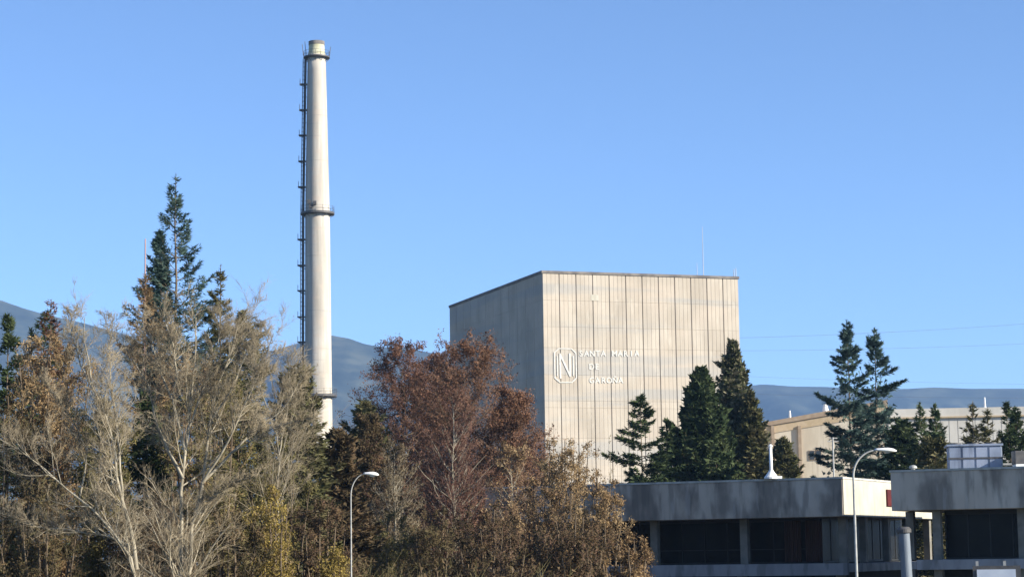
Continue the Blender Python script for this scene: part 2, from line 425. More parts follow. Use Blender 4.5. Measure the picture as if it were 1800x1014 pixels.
def lp(z, out, side): r = rad(min(z, zc-.01))+out; return (lx*r+tx*side, ly*r+ty*side, z)
while zz < cz(104):
    z2 = min(zz+2.6, cz(104))
    for sd in (-.26, .26):
        lad.cyl(lp(zz, .30, sd), lp(z2, .30, sd), .045, n=4, caps=False)
    for k in range(8): 
        z = zz+(z2-zz)*k/8; lad.cyl(lp(z, .30, -.26), lp(z, .30, .26), .02, n=4, caps=False)
    for sd in (-.38, -.2, 0, .2, .38):
        out = .95-abs(sd)*.35; hoop.cyl(lp(zz, out, sd), lp(z2, out, sd), .022, n=3, caps=False)
    for h in (0, .87, 1.74):
        z = zz+h; q = [lp(z, .3, -.34), lp(z, .65, -.42), lp(z, .9, -.25), lp(z, .97, 0), lp(z, .9, .25), lp(z, .65, .42), lp(z, .3, .34)]
        for a, b in zip(q[:-1], q[1:]): hoop.cyl(a, b, .035, n=3, caps=False)
    lad.cyl(lp(zz, -.05, 0), lp(zz, .3, 0), .05, n=4)
    zz = z2
ladder = lad.build('ladder', M['steel_dark'], chim); hoop.build('safety_cage', M['steel_dark'], ladder)
cond = MB()
for sd, out in ((-.75, .30), (.75, .25), (-.5, .55)):
    z = 6.0
    while z < cz(104): cond.cyl(lp(z, out, sd), lp(min(z+4, cz(104)), out, sd), .13, n=5, caps=False); z += 4
cond.build('conduit', M['steel_dark'], chim)
for py in (148, 193, 237.5, 283, 328, 420, 465.5, 510, 556, 600, 645):
    z = cz(py); a, b = lp(z, .02, -.5), lp(z, 1.45, .5)
    m = MB(); c = [lp(z, .02, -.55), lp(z, 1.5, -.55), lp(z, 1.5, .55), lp(z, .02, .55)]
    k = len(m.v); m.v += [(x, y, z-.22) for x, y, _ in c]+[(x, y, z) for x, y, _ in c]
    m.f += [(0,1,2,3)[::-1], (4,5,6,7), (0,1,5,4), (1,2,6,5), (2,3,7,6), (3,0,4,7)]
    m.cyl(lp(z-.8, 0, -.4), lp(z-.2, 1.3, -.4), .05, n=4).cyl(lp(z-.8, 0, .4), lp(z-.2, 1.3, .4), .05, n=4)
    for sd in (-.5, .5): m.cyl(lp(z, 1.42, sd), lp(z+1.0, 1.42, sd), .035, n=4)
    m.cyl(lp(z+1.0, 1.42, -.5), lp(z+1.0, 1.42, .5), .035, n=4)
    m.build('rest_platform', M['steel_dark'], chim)
r1 = rad(cz(101))
for a, h, out in ((R_(-10), 1.9, .85), (R_(200), 2.4, .9), (R_(178), 3.2, .3)):
    x, y = math.cos(a)*(r1+out), math.sin(a)*(r1+out)
    MB().cyl((x, y, cz(101)), (x+math.cos(a)*.25, y, cz(101)+h), .06, n=5).build('lightning_rod', M['steel_dark'], chim)
zq = cz(366)
for a, zo in ((R_(-115), 0), (R_(-96), .55), (R_(-126), .9)):
    r = rad(zq); x, y = math.cos(a)*(r+.2), math.sin(a)*(r+.2)
    MB().box(x-.3, x+.3, y-.2, y+.15, zq+zo-.3, zq+zo+.45).build('lamp_box', M['steel_dark'], chim)

# ------------------------------------------------------------------ beige turbine hall
def hall():
    Y = 400.0
    pL = at(1335, 752, Y); pM = at(1440, 731, Y-8); root = empty('turbine_hall', (pL.x, pL.y, 0), R_(-6), 'long beige industrial hall with ochre trim behind the cedars', 'hall')
    # local frame: x along the front, z up
    inv = root.matrix_basis.inverted()
    fwd = Vector((-math.sin(R_(6)), -math.cos(R_(6)), 0)); o = Vector((pL.x, pL.y, 0)); ux = Vector((math.cos(R_(6)), -math.sin(R_(6)), 0))
    def f(px, py, off=0):
        e = Vector((0, 0, EYE)); d = ray(px, py); k = ((o+fwd*off)-e).dot(fwd)/d.dot(fwd); p = e+d*k
        return (p-o).dot(ux), p.z
    a = f(1332, 752); b = f(1440, 733); c = f(1560, 712)
    MB().prism([(a[0], 0), (c[0], 0), (c[0], c[1]), (a[0], a[1])], 0, 40).build('gable_wall', M['beige'], root)
    MB().prism([(a[0]-.4, a[1]), (c[0], c[1]), (c[0], c[1]+1.0), (a[0]-.4, a[1]+.75)], -.35, 40).build('roof', M['brown_trim'], root)
    MB().prism([(a[0], a[1]-1.4), (c[0], c[1]-1.6), (c[0], c[1]-.02), (a[0], a[1]-.02)], -.12, .02).build('ochre_band', M['orange_trim'], root)
    for px in (1405, 1358): 
        x, z = f(px, 745); MB().box(x-.28, x+.28, -.4, -.02, 0, z-.3).build('downpipe', M['brown_trim'], root)
    wx0, wz1 = f(1422, 791); wx1, wz0 = f(1446, 808)
    for k in range(2):
        xa = wx0+(wx1-wx0)*k/2; xb = xa+(wx1-wx0)/2-.15
        wf = MB().box(xa, xb, -.15, -.02, wz0, wz1).build('window', M['brown_trim'], root)
        MB().box(xa+.12, xb-.12, -.19, -.151, wz0+.12, wz1-.12).build('pane', M['window_dark'], wf)
    # right wing, pale
    d0 = f(1578, 719); d1 = f(1960, 726); x0, x1 = c[0]+.01, d1[0]; zt_ = d0[1]
    MB().box(x0, x1, .0, 40, 0, zt_-1.8).build('wing_wall', M['beige_side'], root)
    MB().box(x0-.3, x1, -.5, 40, zt_-1.798, zt_-1.5).build('ochre_band', M['orange_trim'], root)
    MB().box(x0-.3, x1, -.3, 40, zt_-1.498, zt_).build('parapet', M['beige_side'], root)
    n = 26; pw = (x1-x0)/n
    for k in range(n):
        MB().box(x0+k*pw+.06, x0+(k+1)*pw-.06, -.14, -.01, .5, zt_-2.0).build('cladding_panel', M['beige_side'], root)
    xg, zg = f(1393, 741); xh, zh = f(1388, 734)
    def wpt(px, yl): x, _ = f(px, 700); return o+ux*x-fwd*yl
    p = wpt(1388, 2); mast('roof_vent', 'stubby white vent pipe on the sloping hall roof', (p.x, p.y, f(1388, 744)[1]+.6), 1.9, .28, M['white'], 'vent')
    p = wpt(1451, 2); mast('roof_vent', 'white vent box at the ridge of the hall roof beside the cedars', (p.x, p.y, f(1451, 731)[1]+.7), 1.6, .7, M['white'], 'vent')
    p = wpt(1733, 2); mast('roof_vent', 'thin white pipe standing on the pale hall wing parapet', (p.x, p.y, zt_), 2.0, .2, M['white'], 'vent')
hall()

# ------------------------------------------------------------------ near flat-roofed buildings
NA = R_(26)
def near_frame(px, py, Y):
    p = at(px, py, Y); return Vector((p.x, p.y, 0)), p.z
nux = Vector((math.cos(NA), -math.sin(NA), 0)); nuy = Vector((math.sin(NA), math.cos(NA), 0))
oa, za = near_frame(1480, 841, 130.0)
offA = at(1480, 907, 130.0).z
LA_ = 24.0; DA = 20.8; ZT, ZB, ZF = za, offA, at(1480, 989, 130).z
bA = empty('office_building', (oa.x, oa.y, 0), -NA, 'flat-roofed office with stained grey fascia and bright painted end wall', 'building')
T = .5
MB().box(-LA_, -.006, 0, DA, ZB, ZT).build('fascia', M['fascia'], bA, bevel=.03)
MB().box(-.004, .05, .04, DA-.04, ZB+.02, ZT-.02).build('end_fascia', M['fascia_side'], bA)
MB().box(-LA_-.05, .07, -.05, DA, ZT+.002, ZT+.12).build('coping', M['cap'], bA)
MB().box(-LA_, 0, .7, DA, ZF-.55, ZF-.05).build('floor_slab', M['slab'], bA, bevel=.02)
MB().box(-LA_, .05, .35, .68, ZF-.72, ZF).build('slab_edge', M['slab'], bA)
def lx_at(px, off=0.0):
    """pixel column -> local x on A's front plane moved back by off"""
    e = Vector((0, 0, EYE)); d = ray(px, 950); n = -nuy; o = oa+nuy*off; k = (o-e).dot(n)/d.dot(n); return (e+d*k-oa).dot(nux)
for px in (1150, 1308, 1512-20):
    x = lx_at(px, 1.5) if px < 1400 else -.55
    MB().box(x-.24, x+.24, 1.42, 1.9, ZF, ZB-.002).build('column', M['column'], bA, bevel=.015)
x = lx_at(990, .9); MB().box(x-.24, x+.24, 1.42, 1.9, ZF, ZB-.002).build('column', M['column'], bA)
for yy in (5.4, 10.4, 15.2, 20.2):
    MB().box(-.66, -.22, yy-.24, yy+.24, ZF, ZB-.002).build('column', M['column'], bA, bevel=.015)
# recessed glazing along front and end
GL = 3.1
npn = 14; xs = [-LA_+.2+(LA_-2.7)*i/npn for i in range(npn+1)]
for i in range(npn):
    a_, b_ = xs[i], xs[i+1]
    wf = MB().box(a_, b_, GL, GL+.08, ZF+.0, ZF+.12).box(a_, b_, GL, GL+.08, ZB-.2, ZB-.002).box(a_, a_+.07, GL, GL+.08, ZF+.122, ZB-.202).box(a_+.072, b_, GL, GL+.07, ZF+.85, ZF+.91).build('window', M['frame_dark'], bA)
    MB().box(a_+.072, b_-.002, GL+.02, GL+.045, ZF+.121, ZF+.849).build('pane', M['glass'], wf)
    MB().box(a_+.072, b_-.002, GL+.02, GL+.045, ZF+.911, ZB-.201).build('pane', M['glass'], wf)
nsd = 10
for i in range(nsd):
    a_, b_ = GL+.2+(DA-3)*i/nsd, GL+.2+(DA-3)*(i+1)/nsd
    wf = MB().box(-2.5, -2.42, a_, a_+.07, ZF, ZB-.002).box(-2.5, -2.42, a_+.072, b_, ZF, ZF+.12).build('window', M['frame_dark'], bA)
    MB().box(-2.48, -2.45, a_+.072, b_-.002, ZF+.121, ZB-.003).build('pane', M['glass'], wf)
for px in (1395, 1432):
    x = lx_at(px, GL)
    cu = MB(); 
    for k in range(9): cu.cyl((x-.5+k*.12, GL-.09+.02*(k % 2), ZF+.1), (x-.5+k*.12, GL-.09+.02*(k % 2), ZB-.15), .065, n=6)
    cu.build('curtain', M['curtain'], bA)
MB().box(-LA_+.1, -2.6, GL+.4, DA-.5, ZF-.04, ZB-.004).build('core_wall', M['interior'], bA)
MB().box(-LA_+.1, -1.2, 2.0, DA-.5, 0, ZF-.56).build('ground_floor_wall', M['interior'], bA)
for px in (1150, 1308, 1490):
    x = lx_at(px, 1.5) if px < 1400 else -.55
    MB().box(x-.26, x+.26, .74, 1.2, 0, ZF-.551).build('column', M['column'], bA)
# red panel on the end wall
tag(MB().box(.0, .10, 0, 2.2, 0, 1.05).build('sign_panel', M['red']), 'small dark red panel fixed to the bright office end wall', 'sign')
sg = bpy.data.objects['sign_panel']
d_ = ray(1557, 857); e_ = Vector((0,0,EYE)); k_ = (oa+nux*.06-e_).dot(nux)/d_.dot(nux); p_ = e_+d_*k_
sg.location = (p_.x, p_.y, p_.z-1.15); sg.rotation_euler = (0, 0, -NA)

ob, zb = near_frame(1565, 830, 121.0)
ZTb, ZBb, ZFb = zb, at(1565, 897.5, 121).z, at(1640, 983, 121).z
LB, DB = 30.0, 25.0  # roof's unseen rear is lengthened past the floor to shade the office end
bB = empty('office_wing', (ob.x, ob.y, 0), -NA, 'nearer flat-roofed wing with dark stained fascia and open porch', 'building')
MB().box(0, LB, 0, DB, ZBb, ZTb).build('fascia', M['fascia'], bB, bevel=.03)
MB().box(-.05, LB, -.05, DB, ZTb+.002, ZTb+.12).build('coping', M['cap'], bB)
MB().box(1.2, LB, .35, 14, ZFb-.55, ZFb).build('floor_slab', M['slab'], bB, bevel=.02)
def bx_at(px, off=0.0):
    e = Vector((0, 0, EYE)); d = ray(px, 950); n = -nuy; o = ob+nuy*off; k = (o-e).dot(n)/d.dot(n); return (e+d*k-ob).dot(nux)
for px, y0 in ((1600, 3.2), (1647, .8), (1797, .8)):
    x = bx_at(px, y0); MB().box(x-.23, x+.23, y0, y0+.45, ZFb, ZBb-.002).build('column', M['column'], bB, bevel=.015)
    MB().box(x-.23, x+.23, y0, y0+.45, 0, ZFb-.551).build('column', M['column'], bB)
gx0 = bx_at(1662, 2.0); n = 12; gw = 1.25
for i in range(n):
    a_ = gx0+i*gw; b_ = a_+gw
    wf = MB().box(a_, a_+.08, 2.0, 2.1, ZFb, ZBb-.002).box(a_+.082, b_, 2.0, 2.1, ZFb, ZFb+.1).box(a_+.082, b_, 2.0, 2.1, ZBb-.25, ZBb-.002).build('window', M['frame_dark'], bB)
    MB().box(a_+.082, b_-.002, 2.03, 2.06, ZFb+.101, ZBb-.251).build('pane', M['glass'], wf)
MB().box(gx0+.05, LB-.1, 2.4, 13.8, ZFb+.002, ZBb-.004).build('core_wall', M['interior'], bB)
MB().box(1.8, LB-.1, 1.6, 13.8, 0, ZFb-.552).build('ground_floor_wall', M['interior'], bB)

# rooftop plant box
def roof_unit():
    Y = 124.0; p0 = at(1668, 822, Y)
    root = empty('rooftop_unit', (p0.x, p0.y, ZTb+.122), R_(-8), 'blue-grey louvred plant box on the roof of the nearer wing', 'cooling unit')
    W_ = (1760-1668)*Y/F_PX; H_ = (822-776)*Y/F_PX; D_ = 2.6
    MB().box(.05, W_-.05, .05, D_-.05, 0, H_-.08).build('casing', M['bluegrey'], root, bevel=.02)
    n = 4
    for i in range(n):
        a_, b_ = W_*i/n+.06, W_*(i+1)/n-.06
        for (za_, zb_) in ((H_*.48+.05, H_-.16), (.05, H_*.48-.05)):
            MB().box(a_, b_, -.02, .049, za_, zb_).build('panel', M['bluegrey'], root)
    for i in range(3):
        a_, b_ = D_*i/3+.06, D_*(i+1)/3-.06
        MB().box(W_-.049, W_+.02, a_, b_, .05, H_-.16).build('panel', M['bluegrey2'], root)
    MB().box(-.03, W_+.03, -.05, .0485, H_*.48-.045, H_*.48+.045).build('rail', M['steel_dark'], root)
    MB().box(-.08, W_+.08, -.08, D_+.08, H_-.078, H_+.03).build('lid', M['bluegrey'], root)
    for i in range(3):
        x = W_*(i+.5)/3; MB().cyl((x, D_/2, H_+.032), (x, D_/2, H_+.16), .32, n=20).build('fan_ring', M['steel_dark'], root)
    tb = MB()
    tb.cyl((W_+.1, .7, .35), (W_+.75, .7, .35), .07, n=8).cyl((W_+.75, .7, 0), (W_+.75, .7, .75), .07, n=8)
    tb.build('pipe', M['galv'], root)
    p1 = at(1797, 815, 122.5)
    r2 = empty('roof_fan', (p1.x, p1.y, ZTb+.122), 0, 'dark extractor box on a white base at the edge of the roof', 'vent')
    MB().box(-.35, 1.2, 0, .9, 0, .3).build('base', M['white'], r2)
    MB().box(-.4, 1.2, -.02, .9, .302, 1.05).build('hood', M['steel_dark'], r2, bevel=.03)
roof_unit()
p = at(1605, 825, 122.5)
v = empty('roof_vent', (p.x, p.y, ZTb+.122), 0, 'little grey cowl near the corner of the nearer wing roof', 'vent')
MB().cyl((0,0,0), (0,0,.14), .12, n=12).build('stem', M['galv'], v); MB().lathe([(.001,.14),(.24,.15),(.22,.25),(.12,.32),(.001,.33)], 16).build('cap', M['galv'], v)
# white flue with a flared skirt on building A's roof
p = at(1356, 845, 132.0)
fl = empty('roof_flue', (p.x, p.y, ZT+.122), 0, 'white flue pipe with flared foot on the stained office roof', 'chimney pipe')
hf = (842-783)*132/F_PX
MB().lathe([(.105,.5),(.095,hf-.08),(.001,hf-.08)], 16).build('pipe', M['white'], fl, smooth=True)
MB().lathe([(.44,0),(.44,.10),(.40,.14),(.18,.42),(.14,.52)], 16).build('skirt', M['white'], fl)
MB().box(.30, .62, -.3, .3, 0, .16).build('foot_block', M['white'], fl)
MB().cyl((0,0,hf-.08), (0,0,hf+.05), .16, .05, n=12).build('cap', M['white'], fl)
p = at(1466, 841, 133.0)
mp = empty('roof_aerial', (p.x, p.y, ZT+.122), 0, 'thin grey aerial pole near the bright corner of the office roof', 'aerial')
ha = (838-766)*133/F_PX
MB().cyl((0,0,0), (0,0,ha), .05, n=8).build('pole', M['galv'], mp)
MB().cyl((-.32,0,ha-.25), (.35,0,ha-.25), .03, n=6).cyl((-.2,0,ha-.05), (.3,.1,ha-.05), .03, n=6).build('crossbar', M['galv'], mp)
# blue-grey stand pipe in front of the porch
p = at(1598, 1010, 117.5); ht = at(1590, 925, 117.5).z
sp = empty('stand_pipe', (p.x, p.y, 0), 0, 'round blue-grey pipe with dark cap standing before the open porch', 'pipe')
sp.rotation_euler = (0, R_(-1.6), 0)
MB().cyl((0,0,0), (0,0,ht-.35), .30, n=24).build('pipe', M['duct'], sp, smooth=False)
MB().lathe([(.302,ht-.35),(.40,ht-.32),(.40,ht-.14),(.28,ht-.02),(.001,ht)], 24).build('cap', M['steel_dark'], sp)
# board at the lower edge
p = at(1751, 1000, 110.0); zb_ = p.z
sb = empty('notice_board', (p.x, p.y, 0), R_(-12), 'pale blank board in a dark frame with two posts, before the wing', 'sign')
hw = 33*110/F_PX
for sx in (-hw*.97, hw*.45): MB().box(sx-.07, sx+.07, .05, .19, 0, zb_+.42).build('post', M['galv'], sb)
MB().box(-hw-.2, hw+.25, -.02, .045, zb_-1.6, zb_+.18).build('frame', M['steel_dark'], sb)
MB().box(-hw, hw, -.06, -.021, zb_-1.5, zb_).build('panel', M['board'], sb)

# ------------------------------------------------------------------ street lamps
def lamp(px_pole, py_top, px_head, Y, label, arm_drop, r=.072):
    b = at(px_pole, 1014, Y); x0 = b.x; zt = at(px_head, py_top, Y).z; hx = at(px_head, py_top, Y).x
    root = empty('street_lamp', (x0, Y, float(gz(x0, Y))), 0, label, 'street lamp', 'curved street lamps'); z0 = float(gz(x0, Y))
    H = zt-z0; arm = hx-x0
    MB().cyl((0,0,0), (0,0,H-arm_drop), r, r*.62, 12, caps=True).build('pole', M['galv'], root, smooth=False)
    c = MB(); pts = []
    hl = .78 if Y < 90 else .58
    for i in range(15):
        a = math.pi/2*i/14; pts.append((arm*.93*(1-math.cos(a)), 0, H-arm_drop+arm_drop*math.sin(a)*.98))
    for i in range(14): c.cyl(pts[i], pts[i+1], r*.62*(1-.25*i/14), r*.62*(1-.25*(i+1)/14), 8, caps=False)
    c.build('arm', M['galv'], root, smooth=True)
    # cobra head
    h = MB(); prof_ = [(-.10,.05,.04),(0,.08,.05),(.25,.13,.075),(.5,.17,.09),(.72,.14,.07),(.85,.03,.02)]; n = 12; k = 0
    for (x, wy, hz) in prof_:
        for i in range(n):
            a = 2*math.pi*i/n; h.v.append((arm*.93+x*hl/.85, math.cos(a)*wy*1.15, H-.01-x*.06+math.sin(a)*hz*(1.3 if math.sin(a) > 0 else .8)))
    for j in range(len(prof_)-1):
        for i in range(n): i2 = (i+1) % n; h.f.append((j*n+i, (j+1)*n+i, (j+1)*n+i2, j*n+i2))
    h.f.append(tuple(range(n))); h.f.append(tuple((len(prof_)-1)*n+i for i in reversed(range(n))))
    hd = h.build('lamp_head', M['white'], root, smooth=True)
    MB().lathe([(.001,H-.155),(.10,H-.13),(.13,H-.09)], 12, cx=arm*.93+.45*hl/.85).build('lens', M['board'], hd, smooth=True)
    MB().box(-.18, .18, -.18, .18, 0, .04).build('base_plate', M['galv'], root)
lamp(1506, 790, 1545, 87.0, 'tall lamp whose head shows before the cedars, by the bright end wall', 1.05)
lamp(617.5, 832, 644, 93.0, 'small lamp standing in front of the rust-brown trees', .95, .045)

# ------------------------------------------------------------------ power lines (span between far pylons outside the frame)
def cable(label, pts, Y, r=.03):
    P = [at(px, py, Y+k*6) for k, (px, py) in enumerate(pts)]
    m = MB()
    for a, b in zip(P[:-1], P[1:]): m.cyl(a, b, r, n=5, caps=False)
    tag(m.build('power_line', M['steel_dark']), label, 'power line', 'overhead cables behind the plant')
def sagged(p0, p1, sag, n=14):
    return [(p0[0]+(p1[0]-p0[0])*i/n, p0[1]+(p1[1]-p0[1])*i/n+sag*4*(i/n)*(1-i/n)) for i in range(n+1)]
cable('topmost overhead cable passing behind both cedar tips', sagged((1180,596), (2050,548), 9), 520)
cable('second overhead cable, a little under the topmost one', sagged((1180,616), (2050,590), 8), 526, .026)
cable('faint low overhead cable just above the far ridge', sagged((1180,655), (2050,676), 6), 532, .02)
cable('lowest overhead cable crossing the far blue ridge', sagged((1180,688), (2050,698), 5), 538, .02)

# ------------------------------------------------------------------ vegetation
def nrm(v): return v/np.maximum(np.linalg.norm(v, axis=-1, keepdims=True), 1e-9)
def frames(t, rng):
    ref = rng.normal(size=t.shape); u = nrm(np.cross(t, ref)); return u, np.cross(t, u)
def grow(start, d, length, K, wob, up, rng):
    N = len(start); P = np.zeros((N, K, 3)); P[:, 0] = start; d = nrm(d); st = (length/(K-1))[:, None]
    for k in range(1, K):
        d = nrm(d+wob*rng.normal(size=d.shape)+np.array([0, 0, up])); P[:, k] = P[:, k-1]+d*st
    return P
def taper(r0, K, end=.25): return r0[:, None]*np.linspace(1, end, K)[None, :]
def tubes(P, Rr, sides, rng):
    N, K, _ = P.shape; T = np.empty_like(P); T[:, 1:-1] = P[:, 2:]-P[:, :-2] if K > 2 else 0
    T[:, 0] = P[:, 1]-P[:, 0]; T[:, -1] = P[:, -1]-P[:, -2]; T = nrm(T)
    u0, _ = frames(T[:, 0], rng); u = nrm(u0[:, None]-T*np.sum(u0[:, None]*T, -1, keepdims=True)); v = np.cross(T, u)
    a = np.arange(sides)*2*math.pi/sides
    ring = P[:, :, None]+Rr[:, :, None, None]*(np.cos(a)[:, None]*u[:, :, None]+np.sin(a)[:, None]*v[:, :, None])
    V = ring.reshape(-1, 3); I = np.arange(N*K*sides).reshape(N, K, sides); J = np.roll(I, -1, axis=2)
    q = np.stack([I[:, :-1], J[:, :-1], J[:, 1:], I[:, 1:]], -1).reshape(-1, 4)
    return V, q
def cones(P0, P1, r, rng):
    t = nrm(P1-P0); u, v = frames(t, rng); N = len(P0); a = np.arange(3)*2*math.pi/3
    ring = P0[:, None]+r[:, None, None]*(np.cos(a)[:, None]*u[:, None]+np.sin(a)[:, None]*v[:, None])
    V = np.concatenate([ring, P1[:, None]], 1).reshape(-1, 3); I = np.arange(N*4).reshape(N, 4)
    tr = np.concatenate([np.stack([I[:, i], I[:, (i+1) % 3], I[:, 3]], -1) for i in range(3)])
    return V, tr
def leaves(pos, d, ln, wd, rng):
    d = nrm(d); u, _ = frames(d, rng); ln = ln[:, None]; wd = wd[:, None]
    V = np.stack([pos-u*wd*.5, pos+u*wd*.5, pos+d*ln], 1).reshape(-1, 3)
    return V, np.arange(len(pos)*3).reshape(-1, 3)
def spawn(P, Rr, n, t0, t1, a0, a1, rng, sidebias=None):
    """n children on each polyline: start, direction, parameter, radius, parent index"""
    N, K, _ = P.shape; t = rng.uniform(t0, t1, (N, n)); t.sort(axis=1); f = t*(K-1); i = np.minimum(f.astype(int), K-2); fr = (f-i)[..., None]
    row = np.arange(N)[:, None]; A, B = P[row, i], P[row, i+1]; pos = A+(B-A)*fr; tan = nrm(B-A)
    r = Rr[row, i]*(1-fr[..., 0])+Rr[row, i+1]*fr[..., 0]
    pos, tan, r, t = pos.reshape(-1, 3), tan.reshape(-1, 3), r.ravel(), t.ravel()
    u, v = frames(tan, rng); az = rng.uniform(0, 2*math.pi, len(t))[:, None]; an = np.radians(rng.uniform(a0, a1, len(t)))[:, None]
    d = np.cos(an)*tan+np.sin(an)*(np.cos(az)*u+np.sin(az)*v)
    return pos, d, t, r, np.repeat(np.arange(N), n)
def join(parts):
    V, Q, Tt, o = [], [], [], 0
    for v, f in parts:
        V.append(v); (Q if f.shape[1] == 4 else Tt).append(f+o); o += len(v)
    return np.concatenate(V), (np.concatenate(Q) if Q else None), (np.concatenate(Tt) if Tt else None)

def broadleaf(name, label, base, stems, cfg, bark_m, twig_m, leaf_m=None, seed=0, cat='tree', group=None, kind=None, envelope=None):
    """stems: list of (polyline local metres, base radius)"""
    rng = np.random.default_rng(seed)
    root = empty(name, base, 0, label, cat, group)
    K = 12; P0 = []; R0 = []; L0 = []
    for pl, r in stems:
        pl = np.array(pl, float); seg = np.linalg.norm(np.diff(pl, axis=0), axis=1); s = np.concatenate([[0], np.cumsum(seg)])
        q = np.linspace(0, s[-1], K); c = np.stack([np.interp(q, s, pl[:, i]) for i in range(3)], -1)
        c[1:] += rng.normal(0, s[-1]*.0035, (K-1, 3)); P0.append(c); R0.append(r*np.linspace(1, cfg.get('tip', .18), K)); L0.append(s[-1])
    P0, R0, L0 = np.array(P0), np.array(R0), np.array(L0)
    wood = [tubes(P0, R0, 7, rng)]
    c1 = cfg['l1']; pos, d, t, r, pi = spawn(P0, R0, c1['n'], c1.get('t0', .25), 1, *c1['a'], rng)
    if envelope is not None: ln = envelope(pos, t, rng)
    else: ln = L0[pi]*c1['len']*(1.1-t*c1.get('fall', .75))*rng.uniform(.65, 1.25, len(t))
    P1 = grow(pos, d, ln, 6, c1.get('wob', .12), c1.get('up', .10), rng); R1 = taper(np.minimum(r*.6, .012*ln+.008), 6, .3)
    wood.append(tubes(P1, R1, 4, rng))
    c2 = cfg['l2']; pos, d, t, r, pi = spawn(P1, R1, c2['n'], .15, 1, *c2['a'], rng)
    l2 = ln[pi]*c2['len']*(1.15-t*.6)*rng.uniform(.6, 1.3, len(t))
    P2 = grow(pos, d, l2, 3, .16, c2.get('up', .08), rng); R2 = taper(np.clip(r*.6, cfg.get('r2', .008), .03), 3, .5)
    crown = [tubes(P2, R2, 3, rng)]
    c3 = cfg['l3']; pos, d, t, r, pi = spawn(P2, R2, c3['n'], .1, 1, *c3['a'], rng)
    l3 = l2[pi]*c3['len']*rng.uniform(.5, 1.4, len(t)); d = nrm(d+np.array([0, 0, c3.get('up', .15)]))
    e3 = pos+d*l3[:, None]; crown.append(cones(pos, e3, np.full(len(pos), cfg.get('r3', .007)), rng))
    if 'l4' in cfg:
        c4 = cfg['l4']; n4 = c4['n']; tt = rng.uniform(.15, .95, (len(pos), n4))[..., None]
        s4 = (pos[:, None]+(e3-pos)[:, None]*tt).reshape(-1, 3); dd = np.repeat(d, n4, 0)
        dd = nrm(dd+rng.normal(0, .55, dd.shape)+np.array([0, 0, .12])); l4 = np.repeat(l3, n4)*c4['len']*rng.uniform(.5, 1.3, len(s4))
        crown.append(cones(s4, s4+dd*l4[:, None], np.full(len(s4), cfg.get('r4', .0055)), rng))
    V, Q, Tt = join(wood); link('trunk', np_mesh('trunk', V, Q, Tt, smooth=True), bark_m, root)
    V, Q, Tt = join(crown); co = link('crown', np_mesh('crown', V, Q, Tt), twig_m, root)
    if leaf_m is not None and cfg.get('leaf', 0):
        k = cfg['leaf']; tt = rng.uniform(0, 1.05, (len(pos), k))[..., None]
        s = (pos[:, None]+(e3-pos)[:, None]*tt).reshape(-1, 3)+rng.normal(0, cfg.get('lsp', .06), (len(pos)*k, 3))
        if cfg.get('patch', 0):
            f = np.sin(s[:, 0]*1.3+seed)+np.sin(s[:, 1]*1.1+2*seed)+np.sin(s[:, 2]*1.7+seed*.5); s = s[f > cfg['patch']-1]
        dl = nrm(rng.normal(size=s.shape)+np.array([0, 0, -.2])); sz = cfg.get('lsz', .11)*rng.uniform(.6, 1.5, len(s))
        V, Q = leaves(s, dl, sz, sz*cfg.get('law', .6), rng); link('leaves', np_mesh('leaves', V, None, Q), leaf_m, co)
    if kind: tag(root, kind=kind)
    return root

def px_stem(pts, Y, base, depth, rng):
    """polyline from pixels at depth Y, drifting in depth; first point is on the ground"""
    out = []; n = len(pts); dy = rng.uniform(-depth, depth)
    for i, (px, py) in enumerate(pts):
        p = at(px, py, Y+dy*(i/(n-1))**1.2); out.append([p.x-base[0], p.y-base[1], p.z-base[2]])
    return out

